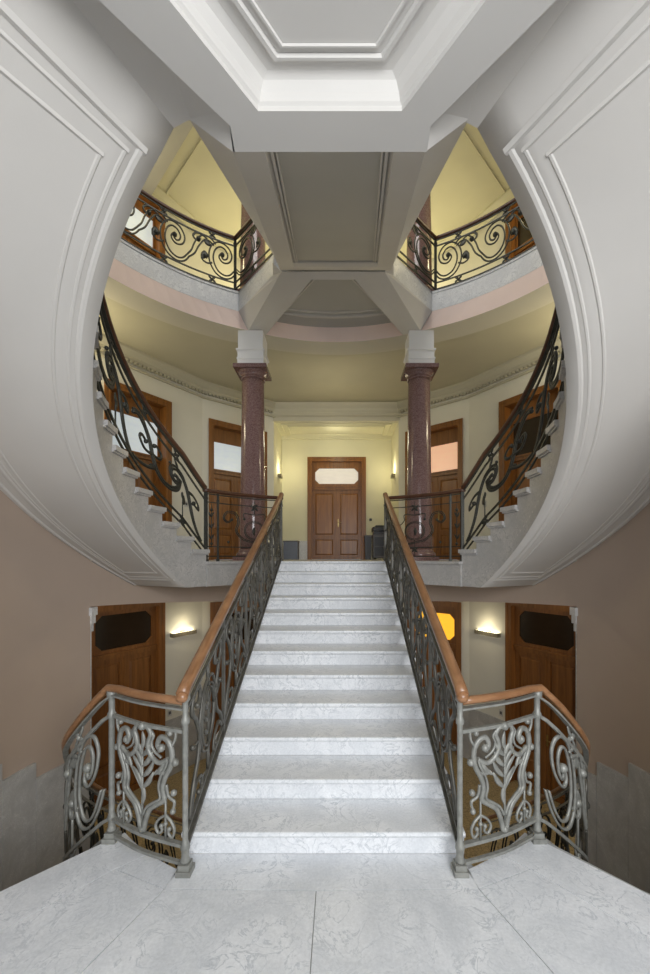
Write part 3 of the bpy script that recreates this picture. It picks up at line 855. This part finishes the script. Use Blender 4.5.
wdoor(2,.20,1.72,1,G,3.60,2.60,3.3,M_AMBER,True,'dark ground floor door with glowing amber transom beside the straight stair', recess=.1, wm=M_WOODD, pm=M_WOODD)
wdoor(1,1.70,3.05,-1,F2,2.85,1.9,2.5,M_GLASSW,False,'brown door of the upper gallery behind the left upper railing', recess=.12)
wdoor(1,1.70,3.05,1,F2,2.85,1.9,2.5,M_GLASSD,False,'brown door of the upper gallery behind the right upper railing', recess=.12)

# ================================================================== BALUSTRADES
def handrail(parent, path, m, sc_=1.0, name='handrail'):
    mb = MB(); mb.sweep(path, [(a*sc_,b*sc_) for a,b in RAILP]); return mb.build(name, m, parent)

# ---- straight flight
for s in (-1,1):
    y0, y1 = 2.33, 6.0
    z0, sl = .115, .4524
    zf = lambda t: z0 + sl*t                   # line just above the nosings, from the newel
    pts = [(s*.79,y0),(s*.775,y1)]
    mp, L = mapper(pts, zf)
    root = thing('stair_balustrade', 'grey scrolled iron balustrade with brown handrail, %s edge of the straight stair' % SIDE[s], 'balustrade', (s*.79,y0,0))
    x0 = s*.79
    top = .935
    path = [mp(-.07,top+.02,0)] + along(mp, 0, L+.03, top+.02, 10) + [mp(L+.07,top+.02,0)]
    handrail(root, path, M_RAIL, 1.0)
    mb = MB(); mb.ball(mp(-.08,top+.012,0), .036, 10, (1,.8,.9)); mb.build('rail_end', M_RAILL, root)
    mb = MB(); mb.sweep(along(mp,0,L,top-.02,4), flat(.045,.012), False, False); mb.sweep(along(mp,0,L,top-.12,4), flat(.02,.02), False, False); mb.build('top_bar', M_IRON2, root)
    mb = MB(); mb.sweep(along(mp,0,L,.03,4), flat(.035,.02), False, False); mb.sweep(along(mp,0,L,.10,4), flat(.02,.016), False, False); mb.build('bottom_bar', M_IRON2, root)
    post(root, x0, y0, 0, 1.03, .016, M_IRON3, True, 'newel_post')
    post(root, s*.775, y1, F1, F1+.93, .02, M_IRON2, False)
    # five ornament panels
    np_ = 5; pl_ = (L-.06)/np_
    for i in range(np_):
        a = .05 + i*pl_; w = pl_-.04
        mb = MB(); h0, H = .11, .70
        f = lambda x, y: (a+x*w, h0+y*H)
        # oval ring in the middle
        double(mb, mp, [f(.5+.19*math.cos(2*PI*q/28), .50+.27*math.sin(2*PI*q/28)) for q in range(29)], .012, .03)
        # lyre-like side scrolls
        for e in (0,1):
            g = (lambda x,y: f(x,y)) if not e else (lambda x,y: f(1-x,y))
            stroke(mb, mp, [g(*p) for p in spline([(.02,.02),(.10,.20),(.22,.34),(.26,.52),(.18,.72),(.08,.86),(.12,.98),(.25,.97),(.28,.86),(.20,.82)],6)], .026, .022)
            stroke(mb, mp, [g(*p) for p in spline([(.06,.04),(.16,.16),(.30,.12),(.33,.02),(.24,.0)],6)], .018, .018)
            stroke(mb, mp, [g(*p) for p in spline([(.26,.60),(.36,.80),(.50,.86)],6)], .02, .018)
            knob(mb, mp, g(.21,.83), .022); knob(mb, mp, g(.25,.02), .018); knob(mb, mp, g(.10,.55), .02)
            stroke(mb, mp, [g(*p) for p in spline([(.22,.5),(.10,.55)],3)], .014, .014)
        stroke(mb, mp, [f(.5,.78), f(.5,.9), f(.5,1.0)], .02, .02); stroke(mb, mp, [f(.5,0), f(.5,.1), f(.5,.23)], .02, .02)
        sp = mb.build('scroll_panel', M_IRON2, root)
        mb = MB()
        c = f(.5,.34)
        stroke(mb, mp, [f(.5,.24), f(.5,.45), f(.5,.72)], .008, .012)
        for k in range(3):
            q = f(.5,.34+.12*k)
            leaf(mb, mp, q, 50, .10, .035); leaf(mb, mp, q, 130, .10, .035)
        leaf(mb, mp, f(.5,.64), 90, .1, .035)
        mb.build('leaf_spray', M_IRON2, sp)
        if i:
            mb = MB(); mb.sweep([mp(a-.02,.03,0), mp(a-.02,.03,0)], flat(.01,.01)); 
            x_, y_, z_ = mp(a-.02,.03,0)
            mb = MB(); mb.box((x_-.011,y_-.011,z_),(x_+.011,y_+.011,z_+top-.05)); mb.build('upright', M_IRON2, root)

# ---- landing railing: short panel plus the run that follows the descending flight
SLD = .16/4.72*180/PI/2.2         # fall per metre of plan arc
for s in (-1,1):
    # plan of the panel bows outwards between the newel and the corner post
    pA = (s*.80,2.345); pB = (s*1.365,2.60)
    mid = (s*1.10,2.45)
    plan1 = spline([pA, mid, pB], 6)
    mp1, L1 = mapper(plan1, lambda t: .0)
    root = thing('landing_balustrade', 'lit grey iron landing railing with lyre scrolls, %s of the stair foot' % SIDE[s], 'balustrade', (*pB,0))
    top = .955
    plan2 = [pB] + [pol(2.10 + (.17 if s < 0 else .13)*min(1,(t+48)/14), t, s) for t in range(-45, 36, 3)]
    f2, L2 = path_sampler(plan2)
    zf2 = lambda t: -max(0, t-.02)*.845 if t > .02 else 0
    mp2, L2 = mapper(plan2, zf2)
    pth = [mp1(.0+L1*i/8, top+.025, 0) for i in range(8)] + [mp2(t, top+.025, 0) for t in [0.03]+[.06+.06*i for i in range(int(L2/.06)-1)]]
    # keep the rail height just level before dropping
    handrail(root, pth, M_RAILL, .74)
    mb = MB(); mb.sweep(along(mp1,0,L1,top-.02,8), flat(.035,.012), False, False); mb.sweep(along(mp1,0,L1,top-.15,8), flat(.022,.02), False, False)
    mb.sweep(along(mp2,0,L2-.1,top-.03,40), flat(.035,.012), False, False); mb.sweep(along(mp2,0,L2-.1,top-.15,40), flat(.022,.02), False, False)
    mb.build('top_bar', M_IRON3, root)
    mb = MB(); mb.sweep(along(mp1,0,L1,.145,8), flat(.03,.02), False, False); mb.sweep(along(mp1,0,L1,.04,8), flat(.022,.018), False, False)
    mb.sweep(along(mp2,0,L2-.1,.145,40), flat(.03,.02), False, False); mb.sweep(along(mp2,0,L2-.1,.03,40), flat(.022,.018), False, False)
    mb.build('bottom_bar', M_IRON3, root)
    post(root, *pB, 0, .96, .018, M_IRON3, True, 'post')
    # lyre panel
    a0, w = .05, L1-.10; h0, H = .155, .64
    f = lambda x, y: (a0+x*w, h0+y*H)
    mb = MB()
    for e in (0,1):
        g = (lambda x,y: f(x,y)) if not e else (lambda x,y: f(1-x,y))
        # outer S : volute at the top, waist, foot meeting in the middle
        S = spline([(.22,.80),(.27,.86),(.22,.93),(.12,.90),(.07,.80),(.09,.68),(.17,.56),(.20,.46),(.18,.36),(.28,.30),(.38,.24),(.44,.14),(.48,.02)], 6)
        stroke(mb, mp1, [g(*p) for p in S], .034, .026)
        stroke(mb, mp1, [g(x+.055,y+.006) for x,y in S[28:66]], .018, .018)
        # shoulder curve to the central arch
        stroke(mb, mp1, [g(*p) for p in spline([(.12,.74),(.24,.69),(.34,.72),(.41,.80),(.40,.88),(.37,.94),(.42,1.0),(.50,.99)],6)], .030, .024)
        stroke(mb, mp1, [g(*p) for p in spline([(.22,.74),(.32,.79),(.36,.86),(.33,.93),(.38,.98)],6)], .014, .016)
        # lower tendrils
        stroke(mb, mp1, [g(*p) for p in spline([(.15,.50),(.12,.40),(.04,.36),(.06,.28)],6)], .018, .016)
        stroke(mb, mp1, [g(.16,.36), g(.16,.2), g(.16,.0)], .012, .014)
        stroke(mb, mp1, [g(*p) for p in spline([(.16,.22),(.08,.17),(.04,.10),(.07,.03),(.12,.06),(.10,.11)],6)], .016, .016)
        stroke(mb, mp1, [g(*p) for p in spline([(.16,.22),(.25,.17),(.30,.10),(.26,.04),(.21,.07),(.23,.12)],6)], .016, .016)
        stroke(mb, mp1, [g(*p) for p in spline([(.08,.86),(.03,.93),(.02,1.0)],5)], .016, .016)
        for p, r in (((.22,.83),.024),((.05,.44),.02),((.03,.72),.022),((.06,.27),.018),((.11,.10),.014),((.22,.11),.014),((.10,.98),.018),((.16,.14),.014)):
            knob(mb, mp1, g(*p), r)
    knob(mb, mp1, f(.5,1.0), .026); knob(mb, mp1, f(.5,.03), .022)
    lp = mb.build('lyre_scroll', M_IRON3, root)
    mb = MB()
    stroke(mb, mp1, [f(.5,.06), f(.5,.3), f(.5,.84)], .010, .014)
    for y_, L_ in ((.42,.14),(.52,.15),(.62,.13),(.72,.11)):
        leaf(mb, mp1, f(.5,y_), 52, L_, .036); leaf(mb, mp1, f(.5,y_), 128, L_, .036)
    for e in (-1,1):
        stroke(mb, mp1, [f(.5,.40), f(.5+e*.10,.5), f(.5+e*.22,.62)], .008, .012)
        leaf(mb, mp1, f(.5+e*.18,.57), 90-e*40, .13, .034); leaf(mb, mp1, f(.5+e*.20,.60), 90-e*85, .08, .03)
    leaf(mb, mp1, f(.5,.78), 90, .11, .036); leaf(mb, mp1, f(.5,.26), 90, .13, .04)
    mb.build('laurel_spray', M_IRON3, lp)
    # running scrolls beside the descending flight
    n = 5; Ls = (L2-.25)/n
    for i in range(n):
        mb = MB()
        scroll_run(mb, mp2, .08+i*Ls, Ls*.94, .16, .66, .036 if i < 2 else .028)
        stroke(mb, mp2, [(.08+i*Ls+.62*Ls,.16),(.08+i*Ls+.62*Ls,.3),(.08+i*Ls+.62*Ls,.42)], .014, .016)
        collar(mb, mp2, .08+i*Ls+.62*Ls, .09, .06); collar(mb, mp2, .08+i*Ls+.45*Ls, top-.09, .07)
        mb.build('scroll_panel', M_IRON3 if i == 0 else (M_IRON2 if i == 1 else M_IRON), root)  # one iron in darker copies downwards: shade put into the colour

# ---- curved flights
for s in (-1,1):
    ths = [36 - i*1.5 for i in range(66)]
    plan = [pol(RI+.03, t, s) for t in ths]
    fL = rad(1)*(RI+.03)
    zf = lambda t: znose(36-(t/fL)) - .14 + .14*min(1, t/.35)
    mp, L = mapper(plan, zf)
    root = thing('curved_balustrade', 'dark iron balustrade of large volutes with dark handrail following the %s curved flight' % SIDE[s], 'balustrade', (*pol(RI+.03,36,s),F1))
    top = .93
    handrail(root, along(mp, 0.0, L, top+.03, 60), M_RAILD, 1.0)
    mb = MB(); mb.sweep(along(mp,0,L,top-.01,50), flat(.035,.012), False, False); mb.sweep(along(mp,0,L,top-.12,50), flat(.018,.018), False, False); mb.build('top_bar', M_IRON, root)
    mb = MB(); mb.sweep(along(mp,0,L,.16,50), flat(.022,.018), False, False); mb.sweep(along(mp,0,L,.075,50), flat(.022,.014), False, False); mb.build('bottom_bar', M_IRON, root)
    post(root, *pol(RI+.03,36.3,s), F1, F1+.95, .02, M_IRON, False)
    n = 3; Ls = (L-.1)/n
    for i in range(n):
        mb = MB(); S0 = .06+i*Ls; q = .93*Ls
        def T(pts): return [(S0+x*q, .17+y*.62) for x,y in pts]
        w = .042
        # tall stem rising to a volute with a hanging bud, then a wide bowl to the next stem
        double(mb, mp, T(spline([(.0,.02),(.06,.10),(.12,.26),(.16,.46),(.20,.66),(.27,.80),(.36,.84),(.43,.76),(.44,.64),(.39,.56),(.33,.60),(.34,.68),(.38,.69)],6)), w*.75, .034)
        double(mb, mp, T(spline([(.30,.70),(.34,.48),(.44,.34),(.56,.30),(.66,.38),(.72,.54),(.76,.72),(.84,.86),(.95,.90),(1.03,.80)],6)), w*.8, .036)
        stroke(mb, mp, T(spline([(.20,.66),(.12,.74),(.05,.70),(.05,.60),(.11,.59)],6)), w*.9, .02)
        stroke(mb, mp, T(spline([(.66,.38),(.80,.20),(.92,.10),(1.04,.04)],6)), w*.85, .02)
        stroke(mb, mp, T(spline([(.72,.54),(.84,.46),(.92,.54),(.88,.64),(.81,.62)],6)), w*.8, .02)
        stroke(mb, mp, T(spline([(.72,.56),(.62,.62),(.58,.74),(.65,.80),(.70,.74)],6)), w*.8, .02)
        stroke(mb, mp, T([(.27,.0),(.27,.14),(.27,.30)]), .012, .014)
        leaf(mb, mp, T([(.27,.26)])[0], 100, .13, .05); leaf(mb, mp, T([(.27,.50)])[0], 260, .10, .05)
        leaf(mb, mp, T([(.34,.84)])[0], 60, .12, .05); leaf(mb, mp, T([(.80,.84)])[0], 30, .16, .06); leaf(mb, mp, T([(.64,.36)])[0], -20, .15, .05)
        for p, r in (((.38,.68),.024),((.11,.60),.03),((.82,.62),.026),((.69,.75),.026),((1.02,.80),.026),((.45,.83),.02)): knob(mb, mp, T([p])[0], r)
        collar(mb, mp, S0+.27*q, .115, .07); collar(mb, mp, S0+.36*q, top-.07, .06); collar(mb, mp, S0+.84*q, top-.07, .06)
        mb.build('scroll_panel', M_IRON, root)

# ---- first-floor edge panels between the stair head and the curved flights
for s in (-1,1):
    plan = [pol(RI+.03, t, s) for t in [36+i*1.5 for i in range(22)]]
    mp, L = mapper(plan, lambda t: F1)
    root = thing('gallery_balustrade', 'short dark iron railing at the first floor edge in front of the %s granite column' % SIDE[s], 'balustrade', (*plan[0],F1))
    top = .93
    handrail(root, along(mp,-.02,L+.03,top+.02,16), M_RAILD, .9)
    mb = MB(); mb.sweep(along(mp,0,L,top-.02,12), flat(.03,.012), False, False); mb.sweep(along(mp,0,L,top-.13,12), flat(.012,.012), False, False); mb.build('top_bar', M_IRON, root)
    mb = MB(); mb.sweep(along(mp,0,L,.07,12), flat(.016,.014), False, False); mb.sweep(along(mp,0,L,.20,12), flat(.016,.014), False, False); mb.build('bottom_bar', M_IRON, root)
    post(root, *mp(.2,0,0)[:2], F1, F1+.93, .013, M_IRON, False)
    # narrow strip with pendant drops
    mb = MB()
    stroke(mb, mp, [(.10,.2),(.10,.5),(.10,.78)], .010, .012)
    for h in (.3,.45,.6): leaf(mb, mp, (.10,h), 60, .08, .03); leaf(mb, mp, (.10,h), 120, .08, .03)
    knob(mb, mp, (.10,.70), .022); knob(mb, mp, (.10,.24), .02)
    mb.build('drop_ornament', M_IRON, root)
    mb = MB()
    a = .24; w = L-.30
    f = lambda x,y: (a+x*w, .2+y*.58)
    double(mb, mp, [f(.60+.17*math.cos(2*PI*q/24), .42+.22*math.sin(2*PI*q/24)) for q in range(25)], .010, .02)
    double(mb, mp, [f(*p) for p in spline([(.20,.66),(.12,.60),(.06,.70),(.12,.84),(.26,.82),(.32,.62),(.28,.40),(.40,.20),(.62,.12),(.82,.06)],6)], .013, .024)
    stroke(mb, mp, [f(*p) for p in spline([(.42,.72),(.42,.84),(.60,.82),(.78,.84),(.78,.70)],6)], .014, .014)
    stroke(mb, mp, [f(*p) for p in spline([(.78,.70),(.86,.58),(.96,.62)],5)], .014, .014)
    stroke(mb, mp, [f(.60,.84), f(.60,.92), f(.60,1.16)], .012, .012)
    stroke(mb, mp, [f(.60,-.2), f(.60,0), f(.60,.2)], .010, .012)
    for p in ((.20,.67),(.96,.62),(.42,.70),(.14,.12),(.6,.42)): knob(mb, mp, f(*p), .02)
    collar(mb, mp, *f(.60,1.0), .07); collar(mb, mp, *f(.60,-.05), .06); leaf(mb, mp, f(.60,.30), 90, .12, .05)
    mb.build('scroll_panel', M_IRON, root)

# ---- second-floor gallery railing
for s in (-1,1):
    plan = ring_edge(.07, 20, 58.3, s)
    corner = plan[-1]
    mp, L = mapper(plan, lambda t: F2)
    root = thing('upper_balustrade', 'dark iron railing of running scrolls on the %s edge of the second floor gallery' % SIDE[s], 'balustrade', (*corner,F2))
    jn = (s*.92, 6.12)
    top = .93
    pl2 = [corner, jn]; mp3, L3 = mapper(pl2, lambda t: F2)
    handrail(root, along(mp,0,L,top,30), M_RAILD, 1.0); handrail(root, along(mp3,0,L3,top,4), M_RAILD, 1.0)
    mb = MB()
    for h in (top-.03, top-.13): mb.sweep(along(mp,0,L,h,30), flat(.022,.016), False, False); mb.sweep(along(mp3,0,L3,h,4), flat(.022,.016), False, False)
    mb.build('top_bar', M_IRON, root)
    mb = MB()
    for h in (.06, .17): mb.sweep(along(mp,0,L,h,30), flat(.022,.016), False, False); mb.sweep(along(mp3,0,L3,h,4), flat(.022,.016), False, False)
    mb.build('bottom_bar', M_IRON, root)
    post(root, *corner, F2, F2+top, .02, M_IRON, False)
    n = 3; Ls = L/n
    for i in range(n):
        mb = MB()
        scroll_run(mb, mp, i*Ls, Ls, .17, .62, .044, True)
        collar(mb, mp, (i+.5)*Ls, .115, .08); collar(mb, mp, (i+.5)*Ls, top-.08, .08)
        mb.build('scroll_panel', M_IRON, root)
    mb = MB(); scroll_run(mb, mp3, .05, L3*.9, .17, .62, .036); collar(mb, mp3, L3*.5, .115, .07); mb.build('scroll_panel', M_IRON, root)

# ================================================================== LAMPS AND SMALL THINGS
def lamp_bar(P, ang, L, label, name='wall_lamp', g=None):
    t = thing(name, label, 'wall lamp', P, ang, g)
    mb = MB(); mb.box((-L/2,-.10,-.05),(L/2,-.085,.025)); mb.box((-L/2,-.10,-.062),(L/2,-.02,-.05)); mb.box((-L/2,-.1,-.06),(-L/2+.012,0,.03)); mb.box((L/2-.012,-.1,-.06),(L/2,0,.03)); mb.box((-.06,-.03,-.06),(.06,0,.03))
    mb.build('housing', M_LAMPB, t, True)
    mb = MB(); mb.tube([(-L/2+.02,-.055,0.0),(L/2-.02,-.055,0.0)], .02, 8); mb.build('tube', M_LAMP, t, True)
    return t
def area(loc, rot, size, power, col, sy=None):
    l = bpy.data.lights.new('area_light', 'AREA'); l.energy = power; l.color = col; l.size = size
    if sy: l.shape = 'RECTANGLE'; l.size_y = sy
    o = bpy.data.objects.new('area_light', l); COL.objects.link(o); o.location = loc; o.rotation_euler = rot
    return o
def point(loc, power, col, r=.12):
    l = bpy.data.lights.new('point_light', 'POINT'); l.energy = power; l.color = col; l.shadow_soft_size = r
    o = bpy.data.objects.new('point_light', l); COL.objects.link(o); o.location = loc
    return o
d1 = (Vector(W1)-Vector(W0)).normalized()
for s in (-1,1):
    q = Vector(W0)+d1*3.52
    ang = math.atan2(d1.y,d1.x)
    P = (q.x if s < 0 else -q.x, q.y, .17)
    lamp_bar(P, ang if s < 0 else -ang, .62, 'lit horizontal lamp bar on the ground floor wall %s of the straight stair' % SIDE[s])
    n = Vector((d1.y,-d1.x)); e = q+n*.22
    point((e.x if s < 0 else -e.x, e.y, .32), 3, (1,.86,.58), .06)
    P = (s*1.648, 11.5, 4.15)
    lamp_bar(P, PI/2 if s < 0 else -PI/2, .26, 'small lit uplighter on the %s wall of the hall before the main door' % SIDE[s], 'uplighter')
    point((s*1.45, 11.5, 4.35), 9, (1,.88,.55), .06)
# switches
def plate(P, ang, label):
    t = thing('light_switch', label, 'light switch', P, ang)
    mb = MB(); mb.box((-.045,-.012,-.07),(.045,0,.07)); mb.build('plate', M_WHITEP, t, True)
    mb = MB(); mb.box((-.025,-.018,-.03),(.025,-.012,.03)); mb.build('rocker', M_GREY, t, True)
    return t
q = Vector(W0)+d1*3.62; ang = math.atan2(d1.y,d1.x)
plate((q.x,q.y,F1+1.25), ang, 'pale switch plate on the cream wall between the two left doors')
plate((-q.x,q.y,F1+1.25), -ang, 'pale switch plate on the cream wall between the two right doors')
q = Vector(W0)+d1*3.2
plate((q.x,q.y,G+1.35), ang, 'switch plate on the ground floor wall under the left lamp bar')
plate((-q.x,q.y,G+1.35), -ang, 'switch plate on the ground floor wall under the right lamp bar')
t = thing('wall_button', 'small black button on the hall wall right of the main door', 'button', (1.02,HD,F1+1.2))
mb = MB(); mb.box((-.035,-.03,-.035),(.035,0,.035)); mb.build('plate', M_BLACK, t, True); mb = MB(); mb.ball((0,-.035,0),.016,8); mb.build('knob', M_GREY, t, True)
# office machine beside the main door
t = thing('office_machine', 'dark grey boxy office machine with black lid to the right of the main door', 'machine', (1.28,11.35,F1))
mb = MB(); mb.box((-.27,-.25,.05),(.27,.25,.70)); mb.build('body', M_GREY, t, True, bevel=.012)
mb = MB(); mb.box((-.28,-.27,.78),(.28,.25,.90)); mb.box((-.20,-.2,.90),(.22,.2,.95)); mb.build('lid', M_BLACK, t, True, bevel=.015)
mb = MB(); mb.box((-.25,-.22,.70),(.25,.22,.78)); mb.build('paper_slot', M_BLACK, t, True)
mb = MB(); mb.box((-.23,-.262,.38),(.23,-.25,.62)); mb.box((-.23,-.262,.10),(.23,-.25,.34)); mb.build('tray', M_BLACK, t, True)
for a in (-.2,.2):
    for b in (-.2,.2):
        mb = MB(); mb.ball((a,b,.026),.026,8); mb.build('caster', M_BLACK, t, True)
t = thing('waste_bin', 'narrow black bin standing between the main door and the office machine', 'bin', (.91,11.75,F1))
mb = MB(); mb.loop([[(-.08,-.12,0),(.08,-.12,0),(.08,.12,0),(-.08,.12,0)],[(-.1,-.14,.66),(.1,-.14,.66),(.1,.14,.66),(-.1,.14,.66)]], False, True, False); mb.build('body', M_BLACK, t, True)
mb = MB(); mb.box((-.105,-.145,.66),(.105,.145,.70)); mb.build('lid', M_GREY, t, True)
t = thing('low_cabinet', 'low blue-grey box on the floor left of the main door', 'box', (-1.28,11.5,F1))
mb = MB(); mb.box((-.20,-.22,.0),(.20,.22,.50)); mb.build('body', M_BLUEG, t, True, bevel=.01)
mb = MB(); mb.box((-.21,-.23,.50),(.21,.23,.53)); mb.build('lid', M_GREY, t, True)

# ================================================================== LIGHT
w = bpy.data.worlds.new('World'); sc.world = w; w.use_nodes = True
w.node_tree.nodes['Background'].inputs[0].default_value = (.80,.86,.95,1); w.node_tree.nodes['Background'].inputs[1].default_value = .25
# tall landing window behind the camera
area((1.3,-2.45,2.75), (rad(78),0,rad(12)), 3.0, 300, (.95,.97,1.0), 2.2)
# added fill under the closed ceiling, standing in for ambient light in the well
area((0,4.4,9.3), (0,0,0), 2.0, 100, (1,.98,.95))
# gallery lamps
for s in (-1,1):
    point((s*4.4,6.3,5.0), 52, (1,.88,.60), .2)
    point((s*4.2,6.6,8.7), 55, (1,.86,.52), .2)
    point((s*1.8,9.3,8.1), 30, (1,.87,.52), .12)
    point((s*4.6,6.3,.6), 30, (1,.86,.60), .15)
point((0,9.0,4.6), 16, (1,.90,.66), .2)
point((0,9.4,.8), 16, (1,.86,.62), .2)
point((0,11.3,5.0), 7, (1,.93,.66), .15)

# ================================================================== CAMERA
cd = bpy.data.cameras.new('camera'); cam = bpy.data.objects.new('camera', cd); COL.objects.link(cam)
cam.location = (.10, 0, 1.81); cam.rotation_euler = (PI/2, 0, 0)
cd.sensor_fit = 'HORIZONTAL'; cd.sensor_width = 36; cd.lens = 36*405/650
cd.shift_x = -15/650; cd.shift_y = 71/650
cd.clip_start = .05
sc.camera = cam
sc.view_settings.view_transform = 'Standard'
sc.view_settings.exposure = 0
